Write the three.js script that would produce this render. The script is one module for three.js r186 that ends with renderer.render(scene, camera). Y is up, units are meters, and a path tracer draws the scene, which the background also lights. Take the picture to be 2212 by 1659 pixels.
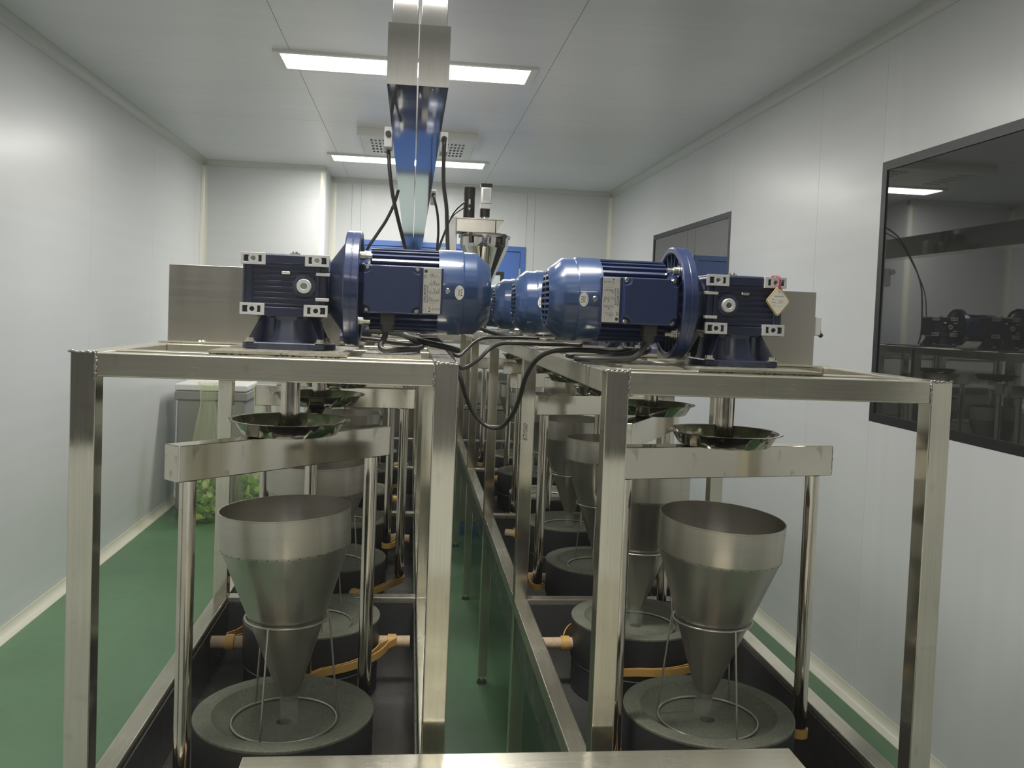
import * as THREE from 'three';
import { RoundedBoxGeometry } from 'three/addons/geometries/RoundedBoxGeometry.js';
import { mergeGeometries, toCreasedNormals } from 'three/addons/utils/BufferGeometryUtils.js';
import { RectAreaLightUniformsLib } from 'three/addons/lights/RectAreaLightUniformsLib.js';

// ------------------------------------------------------------------ camera, lights, exposure
const scene = new THREE.Scene();
scene.background = new THREE.Color(0x000000);
const EYE = 1.4775, FOCAL = 1946.43, IMG_W = 2212, IMG_H = 1659;
const camera = new THREE.PerspectiveCamera(2 * Math.atan(IMG_H / 2 / FOCAL) * 180 / Math.PI, IMG_W / IMG_H, 0.05, 40);
{
  const yaw = 0.1129, pitch = -0.0420, roll = 0.0389;
  camera.position.set(0, EYE, 0);
  camera.rotation.order = 'YXZ';
  camera.rotation.set(pitch, -yaw, roll);
  camera.setViewOffset(IMG_W, IMG_H, 0, IMG_H / 2 - 765.53, IMG_W, IMG_H);   // the picture is a crop: its optical axis sits above the middle
}
const renderer = new THREE.WebGLRenderer({ antialias: true });
renderer.toneMapping = THREE.LinearToneMapping;
renderer.toneMappingExposure = 2.06;
renderer.shadowMap.enabled = true;
RectAreaLightUniformsLib.init();

const CEIL = 2.6496, WALL_L = -1.7215, WALL_R = 1.8067, BACK = -8.2, FRONT = -0.55;
const LAMP_COLOR = new THREE.Color(1.0, 0.975, 0.935);
const LAMPS = [                      // [x, z, radiance of the panel]
  [-0.058, -1.53, 22],
  [-0.058, -4.3975, 19],
  [-0.058, -7.078, 19],
  [-0.058, 1.25, 9],                 // the observation corridor in front of the window, where the camera stands
];
for (const [x, z, power] of LAMPS) {
  const l = new THREE.RectAreaLight(LAMP_COLOR, power, 1.16, 0.26);
  l.position.set(x, CEIL - 0.0155, z);
  l.lookAt(x, 0, z);
  l.castShadow = true;
  scene.add(l);
}

// ------------------------------------------------------------------ small helpers
function rng(seed) { let a = seed >>> 0; return () => { a = (a + 0x6D2B79F5) | 0; let t = Math.imul(a ^ (a >>> 15), 1 | a); t = (t + Math.imul(t ^ (t >>> 7), 61 | t)) ^ t; return ((t ^ (t >>> 14)) >>> 0) / 4294967296; }; }
const hash = (x, y, s) => { let h = Math.imul(x, 374761393) + Math.imul(y, 668265263) + Math.imul(s, 974711); h = Math.imul(h ^ (h >>> 13), 1274126177); return ((h ^ (h >>> 16)) >>> 0) / 4294967296; };
function vnoise(x, y, px, py, s) {                     // tiling value noise with periods px, py
  const x0 = Math.floor(x), y0 = Math.floor(y), fx = x - x0, fy = y - y0, u = fx * fx * (3 - 2 * fx), v = fy * fy * (3 - 2 * fy);
  const m = (a, p) => ((a % p) + p) % p;
  const a = hash(m(x0, px), m(y0, py), s), b = hash(m(x0 + 1, px), m(y0, py), s), c = hash(m(x0, px), m(y0 + 1, py), s), d = hash(m(x0 + 1, px), m(y0 + 1, py), s);
  return a + (b - a) * u + (c - a) * v + (a - b - c + d) * u * v;
}
function texture(n, fn, srgb, size = 0.5) {            // fn(u, v) in 0..1 -> [r, g, b] in 0..1; one tile covers `size` metres
  const d = new Uint8Array(n * n * 4);
  for (let j = 0; j < n; j++) for (let i = 0; i < n; i++) {
    const c = fn(i / n, j / n), k = (j * n + i) * 4;
    for (let t = 0; t < 3; t++) d[k + t] = Math.max(0, Math.min(255, Math.round(c[t] * 255)));
    d[k + 3] = 255;
  }
  const t = new THREE.DataTexture(d, n, n, THREE.RGBAFormat);
  t.wrapS = t.wrapT = THREE.RepeatWrapping; t.magFilter = THREE.LinearFilter; t.minFilter = THREE.LinearMipmapLinearFilter; t.generateMipmaps = true;
  if (srgb) t.colorSpace = THREE.SRGBColorSpace;
  t.repeat.set(1 / size, 1 / size); t.needsUpdate = true;
  return t;
}
function canvasTexture(w, h, draw) {
  const c = document.createElement('canvas'); c.width = w; c.height = h;
  draw(c.getContext('2d'), w, h);
  const t = new THREE.CanvasTexture(c); t.colorSpace = THREE.SRGBColorSpace; t.anisotropy = 4;
  return t;
}
const lin = (r, g, b) => new THREE.Color().setRGB(r, g, b);
const R = (deg) => deg * Math.PI / 180;

// ------------------------------------------------------------------ materials
const brushedRough = texture(512, (u, v) => { const s = vnoise(u * 6, v * 180, 6, 180, 1) * 0.5 + vnoise(u * 3, v * 60, 3, 60, 2) * 0.3, b = vnoise(u * 5, v * 5, 5, 5, 3), f = vnoise(u * 17, v * 17, 17, 17, 4); const k = 0.5 + 0.3 * s + 0.28 * b + 0.12 * f; return [k, k, k]; }, false, 0.45);
const brushedColor = texture(512, (u, v) => { const s = vnoise(u * 5, v * 200, 5, 200, 5), b = vnoise(u * 6, v * 6, 6, 6, 6), f = vnoise(u * 23, v * 23, 23, 23, 7); const k = 0.90 + 0.04 * s + 0.045 * b + (f > 0.86 ? -0.05 * (f - 0.86) / 0.14 : 0); return [k, k * 0.995, k * 0.985]; }, true, 0.45);
const spunRough = texture(256, (u, v) => { const k = 0.78 + 0.14 * vnoise(u * 24, v * 2, 24, 2, 71) + 0.08 * vnoise(u * 3, v * 90, 3, 90, 72); return [k, k, k]; }, false, 0.5);
const blotchRough = texture(512, (u, v) => { const b = vnoise(u * 4, v * 4, 4, 4, 11), c = vnoise(u * 9, v * 9, 9, 9, 12), f = vnoise(u * 40, v * 40, 40, 40, 13); const k = 0.45 + 0.4 * b * c + 0.15 * f + 0.2 * c; return [k, k, k]; }, false, 0.4);
const scuffColor = texture(512, (u, v) => { const b = vnoise(u * 5, v * 5, 5, 5, 21), c = vnoise(u * 30, v * 30, 30, 30, 22), g = vnoise(u * 11, v * 11, 11, 11, 23); let k = 0.9 + 0.1 * b; if (c > 0.8 && g > 0.6) k -= 0.14 * (c - 0.8) / 0.2; return [k, k * 0.99, k * 0.97]; }, true, 0.4);
const dustColor = texture(512, (u, v) => { const f = vnoise(u * 120, v * 120, 120, 120, 31), b = vnoise(u * 8, v * 8, 8, 8, 32); const k = 0.78 + 0.16 * f + 0.08 * b; return [k, k, k * 0.97]; }, true, 0.3);
const paintBump = texture(256, (u, v) => { const k = 0.5 + 0.3 * (vnoise(u * 20, v * 20, 20, 20, 41) - 0.5) + 0.3 * (vnoise(u * 50, v * 50, 50, 50, 42) - 0.5); return [k, k, k]; }, false, 0.1);
const floorColor = texture(512, (u, v) => { const b = vnoise(u * 3, v * 3, 3, 3, 51), c = vnoise(u * 9, v * 9, 9, 9, 52), f = vnoise(u * 70, v * 70, 70, 70, 53); const k = 0.84 + 0.1 * b + 0.06 * c + 0.03 * f; return [k * 0.98, k, k * 0.97]; }, true, 2.4);
const panelTone = texture(256, (u, v) => { const b = vnoise(u * 4, v * 4, 4, 4, 61), s = vnoise(u * 40, v * 3, 40, 3, 62); const k = 0.96 + 0.025 * b + 0.015 * s; return [k, k, k]; }, true, 1.7);
const panelRough = texture(256, (u, v) => { const b = vnoise(u * 5, v * 5, 5, 5, 63), s = vnoise(u * 30, v * 2, 30, 2, 64); const k = 0.8 + 0.12 * b + 0.1 * s; return [k, k, k]; }, false, 1.7);

const std = (o) => new THREE.MeshStandardMaterial(o), phy = (o) => new THREE.MeshPhysicalMaterial(o);
const M = {
  wall: std({ color: lin(0.71, 0.725, 0.72), roughness: 0.34, map: panelTone, roughnessMap: panelRough }),
  ceiling: std({ color: lin(0.82, 0.82, 0.85), roughness: 0.36, map: panelTone, roughnessMap: panelRough }),
  joint: std({ color: lin(0.42, 0.43, 0.42), roughness: 0.7 }),
  cove: std({ color: lin(0.62, 0.63, 0.60), roughness: 0.3 }),
  cornerTrim: std({ color: lin(0.72, 0.71, 0.62), roughness: 0.3 }),
  floorCove: std({ color: lin(0.74, 0.73, 0.60), roughness: 0.3 }),
  floor: std({ color: lin(0.125, 0.245, 0.13), roughness: 0.34, map: floorColor }),
  corridor: std({ color: lin(0.34, 0.34, 0.34), roughness: 0.7 }),
  black: std({ color: lin(0.018, 0.018, 0.018), roughness: 0.45 }),
  darkGlass: phy({ color: lin(0.030, 0.031, 0.030), roughness: 0.015, ior: 1.9 }),
  pane: phy({ color: lin(1, 1, 1), roughness: 0, transmission: 1, thickness: 0, ior: 1.45 }),
  steel: std({ color: lin(0.70, 0.68, 0.58), metalness: 0.93, roughness: 0.15, map: brushedColor, roughnessMap: brushedRough }),
  steelSatin: std({ color: lin(0.71, 0.69, 0.575), metalness: 0.79, roughness: 0.29, map: brushedColor, roughnessMap: brushedRough }),
  steelBar: std({ color: lin(0.66, 0.64, 0.57), metalness: 1, roughness: 0.12, map: scuffColor, roughnessMap: blotchRough }),
  steelPipe: std({ color: lin(0.66, 0.63, 0.57), metalness: 1, roughness: 0.16, map: scuffColor, roughnessMap: blotchRough }),
  steelDull: std({ color: lin(0.56, 0.54, 0.48), metalness: 0.92, roughness: 0.44, map: brushedColor, roughnessMap: spunRough }),
  steelCone: std({ color: lin(0.46, 0.445, 0.41), metalness: 0.95, roughness: 0.36, roughnessMap: spunRough }),
  pan: std({ color: lin(0.52, 0.52, 0.47), metalness: 1, roughness: 0.10, map: scuffColor }),
  mirror: std({ color: lin(0.60, 0.59, 0.56), metalness: 1, roughness: 0.06 }),
  trunkFace: std({ color: lin(0.44, 0.425, 0.40), metalness: 1, roughness: 0.10, map: brushedColor }),
  sheetDull: std({ color: lin(0.46, 0.44, 0.385), metalness: 1, roughness: 0.36, roughnessMap: spunRough }),
  riser: std({ color: lin(0.56, 0.55, 0.53), metalness: 1, roughness: 0.06, map: brushedColor }),
  weld: std({ color: lin(0.42, 0.40, 0.37), metalness: 1, roughness: 0.5 }),
  weldDark: std({ color: lin(0.06, 0.055, 0.05), metalness: 0.3, roughness: 0.7 }),
  chrome: std({ color: lin(0.75, 0.74, 0.70), metalness: 1, roughness: 0.15 }),
  wire: std({ color: lin(0.48, 0.46, 0.41), metalness: 0.9, roughness: 0.3 }),
  zinc: std({ color: lin(0.66, 0.64, 0.55), metalness: 1, roughness: 0.3 }),
  alu: std({ color: lin(0.62, 0.62, 0.60), metalness: 0.55, roughness: 0.5 }),
  navy: phy({ color: lin(0.010, 0.016, 0.042), roughness: 0.42, clearcoat: 0.35, clearcoatRoughness: 0.25, bumpMap: paintBump, bumpScale: 0.0004 }),
  blue: phy({ color: lin(0.012, 0.024, 0.078), roughness: 0.36, clearcoat: 0.5, clearcoatRoughness: 0.15, bumpMap: paintBump, bumpScale: 0.0002 }),
  fanBlue: phy({ color: lin(0.024, 0.050, 0.125), roughness: 0.3, clearcoat: 0.8, clearcoatRoughness: 0.08 }),
  doorBlue: std({ color: lin(0.085, 0.18, 0.50), roughness: 0.4 }),
  frosted: std({ color: lin(0.56, 0.66, 0.66), roughness: 0.2 }),
  rubber: std({ color: lin(0.022, 0.020, 0.018), roughness: 0.55 }),
  cable: std({ color: lin(0.034, 0.032, 0.028), roughness: 0.36 }),
  drum: std({ color: lin(0.033, 0.034, 0.035), roughness: 0.5 }),
  tray: std({ color: lin(0.085, 0.085, 0.08), roughness: 0.33, metalness: 0.2, roughnessMap: blotchRough }),
  dust: std({ color: lin(0.17, 0.18, 0.14), roughness: 0.75, map: dustColor }),
  wood: std({ color: lin(0.62, 0.47, 0.31), roughness: 0.6, map: scuffColor }),
  strap: std({ color: lin(0.60, 0.36, 0.10), roughness: 0.5 }),
  clear: phy({ color: lin(0.93, 0.94, 0.92), roughness: 0.04, transmission: 0.92, thickness: 0, ior: 1.45 }),
  bag: phy({ color: lin(0.95, 0.97, 0.84), roughness: 0.06, transmission: 0.9, thickness: 0, ior: 1.5, side: THREE.DoubleSide }),
  white: std({ color: lin(0.78, 0.78, 0.75), roughness: 0.45 }),
  greyPlastic: std({ color: lin(0.30, 0.30, 0.28), roughness: 0.5 }),
  brass: std({ color: lin(0.62, 0.46, 0.16), metalness: 0.7, roughness: 0.35 }),
  red: std({ color: lin(0.30, 0.02, 0.05), roughness: 0.5 }),
  leaf: std({ color: lin(0.16, 0.34, 0.05), roughness: 0.6 }),
  leafPale: std({ color: lin(0.45, 0.55, 0.20), roughness: 0.6 }),
  petal: std({ color: lin(0.70, 0.30, 0.28), roughness: 0.6 }),
  diffuser: std({ color: lin(0.9, 0.9, 0.9), roughness: 0.4, emissive: lin(1.0, 1.0, 0.97), emissiveIntensity: 2.0 }),
};

// ------------------------------------------------------------------ geometry helpers
function flat(g) { const n = g.index ? g.toNonIndexed() : g; for (const k of Object.keys(n.attributes)) if (!['position', 'normal', 'uv'].includes(k)) n.deleteAttribute(k); return n; }
function boxUV(g) {                                    // uv in metres, u along the longest side
  g.computeBoundingBox(); const s = new THREE.Vector3(); g.boundingBox.getSize(s);
  const p = g.attributes.position, n = g.attributes.normal, uv = new Float32Array(p.count * 2), dims = [s.x, s.y, s.z];
  const get = (a, i, k) => k === 0 ? a.getX(i) : k === 1 ? a.getY(i) : a.getZ(i);
  for (let i = 0; i < p.count; i++) {
    const an = [Math.abs(n.getX(i)), Math.abs(n.getY(i)), Math.abs(n.getZ(i))], k = an.indexOf(Math.max(...an));
    const rest = [0, 1, 2].filter((t) => t !== k).sort((a, b) => dims[b] - dims[a]);
    uv[2 * i] = get(p, i, rest[0]) + 0.31 * k; uv[2 * i + 1] = get(p, i, rest[1]) + 0.17 * k;
  }
  g.setAttribute('uv', new THREE.BufferAttribute(uv, 2));
  return g;
}
const box = (w, h, d, x = 0, y = 0, z = 0, r = 0) => { const g = flat(r ? new RoundedBoxGeometry(w, h, d, 2, r) : new THREE.BoxGeometry(w, h, d)); g.translate(x, y, z); return boxUV(g); };
const box2 = (x0, x1, y0, y1, z0, z1, r = 0) => box(x1 - x0, y1 - y0, z1 - z0, (x0 + x1) / 2, (y0 + y1) / 2, (z0 + z1) / 2, r);
const bars = (x0, x1, y0, y1, f, z0, z1) => [box2(x0, x1, y1 - f, y1, z0, z1), box2(x0, x1, y0, y0 + f, z0, z1), box2(x0, x0 + f, y0 + f, y1 - f, z0, z1), box2(x1 - f, x1, y0 + f, y1 - f, z0, z1)];   // a picture frame in the xy plane
const cyl = (r0, r1, h, seg = 24, open = false) => flat(new THREE.CylinderGeometry(r1, r0, h, seg, 1, open));
const lathe = (pts, seg = 48) => {                    // uv in metres: u around, v along the profile
  const g = flat(new THREE.LatheGeometry(pts.map(([r, y]) => new THREE.Vector2(r, y)), seg)), uv = g.attributes.uv;
  let len = 0, rm = 0; pts.forEach((p, i) => { rm = Math.max(rm, p[0]); if (i) len += Math.hypot(p[0] - pts[i - 1][0], p[1] - pts[i - 1][1]); });
  for (let i = 0; i < uv.count; i++) uv.setXY(i, uv.getX(i) * Math.PI * 2 * rm, uv.getY(i) * len);
  return toCreasedNormals(g, 0.5);
};
const along = (g, s) => { g.rotateZ(-s * Math.PI / 2); return g; };       // +y of a lathe or cylinder becomes s * x
const at = (g, x, y, z) => { g.translate(x, y, z); return g; };
function tube(points, r, seg = 64, radial = 10, closed = false) {
  const c = new THREE.CatmullRomCurve3(points.map((p) => new THREE.Vector3(...p)), closed, 'centripetal');
  return flat(new THREE.TubeGeometry(c, seg, r, radial, closed));
}
function capped(points, r, seg, radial = 10) {         // a tube with rounded ends
  const a = at(flat(new THREE.SphereGeometry(r, radial, 6)), ...points[0]), b = at(flat(new THREE.SphereGeometry(r, radial, 6)), ...points[points.length - 1]);
  return mergeGeometries([tube(points, r, seg, radial), a, b]);
}
const torus = (R0, r, seg = 64) => { const g = flat(new THREE.TorusGeometry(R0, r, 8, seg)); g.rotateX(Math.PI / 2); return g; };
function extrude(shape, depth, bevel = 0, seg = 12) { return flat(new THREE.ExtrudeGeometry(shape, { depth, bevelEnabled: bevel > 0, bevelThickness: bevel, bevelSize: bevel, bevelSegments: 2, curveSegments: seg })); }
const used = new Map();
function numbered(name) { const n = used.get(name) || 0; used.set(name, n + 1); return n ? `${name}_${String(n).padStart(3, '0')}` : name; }
function mesh(parent, name, g, m) {
  const o = new THREE.Mesh(Array.isArray(g) ? mergeGeometries(g.map(flat)) : g, m);
  o.name = parent === scene ? numbered(name) : name; o.castShadow = o.receiveShadow = true; parent.add(o);
  return o;
}
function tag(o, label, category, group) { o.userData.label = label; o.userData.category = category; if (group) o.userData.group = group; return o; }
function thing(name, label, category, pos = [0, 0, 0], group) { const o = new THREE.Group(); o.name = numbered(name); o.position.set(...pos); scene.add(o); return tag(o, label, category, group); }
function structure(name, label, category) { const o = new THREE.Group(); o.name = name; scene.add(o); o.userData.kind = 'structure'; o.userData.label = label; o.userData.category = category; return o; }
function clone(src, pos, label, group) {
  const o = src.clone(); o.name = numbered(src.name.replace(/_\d{3}$/, '')); o.position.set(...pos); o.userData = { ...src.userData, label }; if (group) o.userData.group = group; scene.add(o); return o;
}

// ------------------------------------------------------------------ the room
const WIN_Y0 = 1.122, WIN_Y1 = 2.132;
{
  const floor = structure('floor', 'glossy green epoxy floor of the clean room', 'floor');
  mesh(floor, 'slab', box2(WALL_L - 0.06, WALL_R + 0.06, -0.08, 0, BACK - 0.06, FRONT), M.floor);
  mesh(floor, 'corridor_slab', box2(-2.4, 2.6, -0.08, 0, FRONT, 2.1), M.corridor);

  const ceiling = structure('ceiling', 'pale grey ceiling of long sandwich panels', 'ceiling');
  mesh(ceiling, 'joint_backing', box2(WALL_L - 0.06, WALL_R + 0.06, CEIL + 0.006, CEIL + 0.08, BACK - 0.06, FRONT), M.joint);
  const xs = [WALL_L - 0.04, -0.59, 0.61, WALL_R + 0.04], zs = [FRONT, -2.15, -5.78, BACK - 0.04];
  for (let i = 0; i < 3; i++) for (let j = 0; j < 3; j++) mesh(ceiling, 'ceiling_panel', box2(xs[i] + 0.0012, xs[i + 1] - 0.0012, CEIL, CEIL + 0.005, zs[j + 1] + 0.0012, zs[j] - 0.0012), M.ceiling);
  mesh(ceiling, 'corridor_ceiling', box2(-2.4, 2.6, CEIL, CEIL + 0.08, FRONT, 2.1), M.corridor);

  // wall panels: backing sheet behind, panels with open joints in front
  const panelsX = (wall, x, dir, holes, zSeams) => {   // a wall in the plane x, room on the side dir
    const t = 0.005, gap = 0.0007, x0 = dir > 0 ? x - t : x, x1 = dir > 0 ? x : x + t;
    const cut = (za, zb, y0, y1) => {                  // za > zb
      for (const [ha, hb] of holes) if (za <= ha + 1e-6 && zb >= hb - 1e-6) {
        mesh(wall, 'wall_panel', box2(x0, x1, y0, WIN_Y0, zb + gap, za - gap), M.wall);
        mesh(wall, 'wall_panel', box2(x0, x1, WIN_Y1, y1, zb + gap, za - gap), M.wall);
        return;
      }
      mesh(wall, 'wall_panel', box2(x0, x1, y0, y1, zb + gap, za - gap), M.wall);
    };
    for (let i = 0; i + 1 < zSeams.length; i++) cut(zSeams[i], zSeams[i + 1], 0, CEIL);
    const back = (za, zb, y0, y1) => box2(dir > 0 ? x - 0.06 : x + 0.006, dir > 0 ? x - 0.006 : x + 0.06, y0, y1, zb, za);
    const parts = []; let z = zSeams[0];
    for (const [ha, hb] of holes) { parts.push(back(z, ha, 0, CEIL + 0.06), back(ha, hb, 0, WIN_Y0), back(ha, hb, WIN_Y1, CEIL + 0.06)); z = hb; }
    parts.push(back(z, zSeams[zSeams.length - 1], 0, CEIL + 0.06));
    mesh(wall, 'joint_backing', parts, M.joint);
  };
  const left = structure('wall_left', 'white sandwich panel wall along the left row of mills', 'wall');
  panelsX(left, WALL_L, 1, [], [FRONT, -1.6, -2.76, -3.92, -5.08, -6.24, -7.4, BACK - 0.06]);
  const right = structure('wall_right', 'white sandwich panel wall with two dark windows', 'wall');
  panelsX(right, WALL_R, -1, [[-1.68, -3.36], [-5.035, -6.71]], [FRONT, -1.68, -3.36, -3.92, -5.035, -6.71, -7.4, BACK - 0.06]);

  const back = structure('wall_back', 'white panel wall at the far end around the blue double door', 'wall');
  const seams = [-0.735, -0.478, 1.016, WALL_R];
  mesh(back, 'joint_backing', [box2(-0.8, -0.478, 0, CEIL + 0.06, BACK - 0.06, BACK - 0.006), box2(1.016, WALL_R + 0.06, 0, CEIL + 0.06, BACK - 0.06, BACK - 0.006), box2(-0.478, 1.016, 2.114, CEIL + 0.06, BACK - 0.06, BACK - 0.006)], M.joint);
  mesh(back, 'wall_panel', box2(-0.74, -0.56, 0, CEIL, BACK - 0.005, BACK), M.wall);
  mesh(back, 'wall_panel', box2(-0.558, -0.479, 0, CEIL, BACK - 0.005, BACK), M.wall);
  mesh(back, 'wall_panel', box2(1.017, 1.09, 0, CEIL, BACK - 0.005, BACK), M.wall);
  mesh(back, 'wall_panel', box2(1.092, WALL_R, 0, CEIL, BACK - 0.005, BACK), M.wall);
  mesh(back, 'wall_panel', box2(-0.477, 0.27, 2.115, CEIL, BACK - 0.005, BACK), M.wall);
  mesh(back, 'wall_panel', box2(0.272, 1.015, 2.115, CEIL, BACK - 0.005, BACK), M.wall);

  const jut = structure('wall_alcove', 'boxed-out white wall section in the far left corner', 'wall');
  mesh(jut, 'front_panel', box2(WALL_L, -0.79, 0, CEIL, -7.66, -7.61), M.wall);
  mesh(jut, 'side_panel', box2(-0.79, -0.74, 0, CEIL, BACK, -7.66), M.wall);

  const front = structure('wall_front', 'white panel wall under and around the viewing window', 'wall');
  const W0 = -1.15, W1 = 1.35;
  mesh(front, 'wall_panel', box2(WALL_L - 0.06, W0, 0, CEIL + 0.06, FRONT, FRONT + 0.06), M.wall);
  mesh(front, 'wall_panel', box2(W1, WALL_R + 0.06, 0, CEIL + 0.06, FRONT, FRONT + 0.06), M.wall);
  mesh(front, 'wall_panel', box2(W0, W1, 0, WIN_Y0, FRONT, FRONT + 0.06), M.wall);
  mesh(front, 'wall_panel', box2(W0, W1, WIN_Y1, CEIL + 0.06, FRONT, FRONT + 0.06), M.wall);
  const w3 = structure('window_3', 'clear viewing window the room is seen through', 'window');
  const fr = 0.03;
  mesh(w3, 'window_frame', bars(W0, W1, WIN_Y0, WIN_Y1, fr, FRONT, FRONT + 0.06), M.black);
  const pane = new THREE.PlaneGeometry(W1 - W0 - 2 * fr, WIN_Y1 - WIN_Y0 - 2 * fr); pane.translate((W0 + W1) / 2, (WIN_Y0 + WIN_Y1) / 2, FRONT + 0.03);
  mesh(w3, 'pane', pane, M.pane);

  const cor = structure('wall_corridor', 'dim grey walls of the observation corridor', 'wall');
  mesh(cor, 'rear_wall', box2(-2.4, 2.6, 0, CEIL, 2.1, 2.16), M.corridor);
  mesh(cor, 'end_wall', box2(-2.46, -2.4, 0, CEIL, FRONT + 0.06, 2.1), M.corridor);
  mesh(cor, 'end_wall', box2(2.6, 2.66, 0, CEIL, FRONT + 0.06, 2.1), M.corridor);
  mesh(cor, 'side_infill', [box2(-2.46, WALL_L - 0.06, 0, CEIL, FRONT, FRONT + 0.06), box2(WALL_R + 0.06, 2.66, 0, CEIL, FRONT, FRONT + 0.06)], M.corridor);

  // windows in the right wall
  const sideWindow = (n, za, zb, label) => {
    const w = structure('window_' + n, label, 'window'), f = 0.034;
    mesh(w, 'window_frame', [box2(WALL_R - 0.001, WALL_R + 0.05, WIN_Y1 - f, WIN_Y1, zb, za), box2(WALL_R - 0.001, WALL_R + 0.05, WIN_Y0, WIN_Y0 + f, zb, za), box2(WALL_R - 0.001, WALL_R + 0.05, WIN_Y0 + f, WIN_Y1 - f, zb, zb + f), box2(WALL_R - 0.001, WALL_R + 0.05, WIN_Y0 + f, WIN_Y1 - f, za - f, za)], M.black);
    mesh(w, 'pane', box2(WALL_R + 0.004, WALL_R + 0.012, WIN_Y0 + f, WIN_Y1 - f, zb + f, za - f), M.darkGlass);
    mesh(w, 'backing', box2(WALL_R + 0.013, WALL_R + 0.05, WIN_Y0 + f, WIN_Y1 - f, zb + f, za - f), M.black);
  };
  sideWindow(1, -1.68, -3.36, 'large black-framed dark window nearest on the right wall');
  sideWindow(2, -5.035, -6.71, 'dark flush window farther along the right wall mirroring the blue door');

  // coving: concave quarter rounds between ceiling or floor and the walls, and in the upright corners
  const r = 0.046;
  const coveShape = (k) => { const s = new THREE.Shape(); s.moveTo(0, 0); s.lineTo(r, 0); for (let i = 0; i <= 8; i++) { const a = -Math.PI / 2 - i / 8 * Math.PI / 2; s.lineTo(r + (r - 0.003) * Math.cos(a), r + (r - 0.003) * Math.sin(a)); } s.lineTo(0, r); s.closePath(); return s; };
  const run = (len, turn, pos, flip) => { const g = extrude(coveShape(), len, 0); if (flip) { g.scale(1, -1, 1); for (const k of ['position', 'normal', 'uv']) { const a = g.attributes[k]; for (let i = 0; i < a.count; i += 3) for (let c = 0; c < a.itemSize; c++) { const t = a.array[(i + 1) * a.itemSize + c]; a.array[(i + 1) * a.itemSize + c] = a.array[(i + 2) * a.itemSize + c]; a.array[(i + 2) * a.itemSize + c] = t; } } } g.rotateY(turn); g.translate(...pos); return g; };
  const L = FRONT - BACK;
  let n = 0;
  const trim = (geo, m, label, name) => { const o = mesh(scene, name || 'trim_' + (++n), geo, m); o.userData.kind = 'structure'; o.userData.label = label; o.userData.category = name ? 'baseboard' : 'coving'; };
  trim(run(L - 0.6, 0, [WALL_L, CEIL, -7.61], true), M.cove, 'ceiling coving along the left wall');
  trim(run(L, Math.PI, [WALL_R, CEIL, FRONT], true), M.cove, 'ceiling coving along the right wall');
  trim(run(0.98, -Math.PI / 2, [-0.74, CEIL, -7.61], true), M.cove, 'ceiling coving over the boxed-out wall');
  trim(run(WALL_R + 0.74, -Math.PI / 2, [WALL_R, CEIL, BACK], true), M.cove, 'ceiling coving over the blue door');
  trim(run(L - 0.6, 0, [WALL_L, 0, -7.61]), M.floorCove, 'cream floor coving along the left wall', 'baseboard_left');
  trim(run(L, Math.PI, [WALL_R, 0, FRONT]), M.floorCove, 'cream floor coving along the right wall', 'baseboard_right');
  const upright = (x, z, turn, label) => { const g = extrude(coveShape(), CEIL - 0.09, 0); g.rotateX(-Math.PI / 2); g.rotateY(turn); g.translate(x, 0.046, z); trim(g, M.cornerTrim, label); };
  upright(WALL_L, -7.61, -Math.PI / 2, 'upright corner trim where left wall meets the boxed-out wall');
  upright(WALL_R, BACK, Math.PI, 'upright corner trim in the far right corner');
  upright(-0.74, BACK, -Math.PI / 2, 'upright corner trim left of the blue door');
  const post = cyl(0.042, 0.042, CEIL - 0.09, 24); post.translate(-0.782, CEIL / 2, -7.652);
  trim(post, M.cornerTrim, 'rounded cream edge trim on the boxed-out wall');
}

// blue double door in the far wall
{
  const d = structure('door_1', 'bright blue double door in the far wall', 'door');
  const x0 = -0.478, x1 = 1.016, top = 2.114, z = BACK;
  mesh(d, 'door_frame', [box2(x0, x0 + 0.045, 0, top - 0.045, z - 0.06, z + 0.012), box2(x1 - 0.045, x1, 0, top - 0.045, z - 0.06, z + 0.012), box2(x0, x1, top - 0.045, top, z - 0.06, z + 0.012)], M.doorBlue);
  for (const s of [0, 1]) {
    const a = s ? 0.271 : x0 + 0.048, b = s ? x1 - 0.048 : 0.267;
    const leaf = mesh(d, 'door_leaf', box2(a, b, 0.01, top - 0.049, z - 0.045, z - 0.002), M.doorBlue);
    const vx = s ? 0.394 : -0.285, vw = 0.43;
    mesh(leaf, 'vision_frame', bars(vx, vx + vw, 1.30, 1.88, 0.03, z - 0.004, z + 0.006), M.black);
    mesh(leaf, 'vision_pane', box2(vx + 0.0305, vx + vw - 0.0305, 1.3305, 1.8495, z - 0.003, z + 0.001), M.frosted);
    for (const y of [0.3, 1.05, 1.86]) mesh(leaf, 'hinge', at(cyl(0.011, 0.011, 0.11, 12), s ? x1 - 0.046 : x0 + 0.046, y, z + 0.008), M.chrome);
  }
}

// ceiling lamps
const lampLabel = ['long white ceiling light panel above the first mills', 'long white ceiling light panel nearest in view', 'long white ceiling light panel by the far wall', 'ceiling light panel of the observation corridor'];
LAMPS.forEach(([x, z], i) => {
  const o = thing('ceiling_light', lampLabel[i], 'ceiling light', [x, CEIL - 0.013, z], 'ceiling light panels');
  mesh(o, 'frame', [box2(-0.61, 0.61, 0, 0.013, 0.13, 0.155), box2(-0.61, 0.61, 0, 0.013, -0.155, -0.13), box2(-0.61, -0.58, 0, 0.013, -0.13, 0.13), box2(0.58, 0.61, 0, 0.013, -0.13, 0.13)], M.white);
  mesh(o, 'diffuser', box2(-0.58, 0.58, 0.002, 0.012, -0.13, 0.13), M.diffuser);
});

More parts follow.
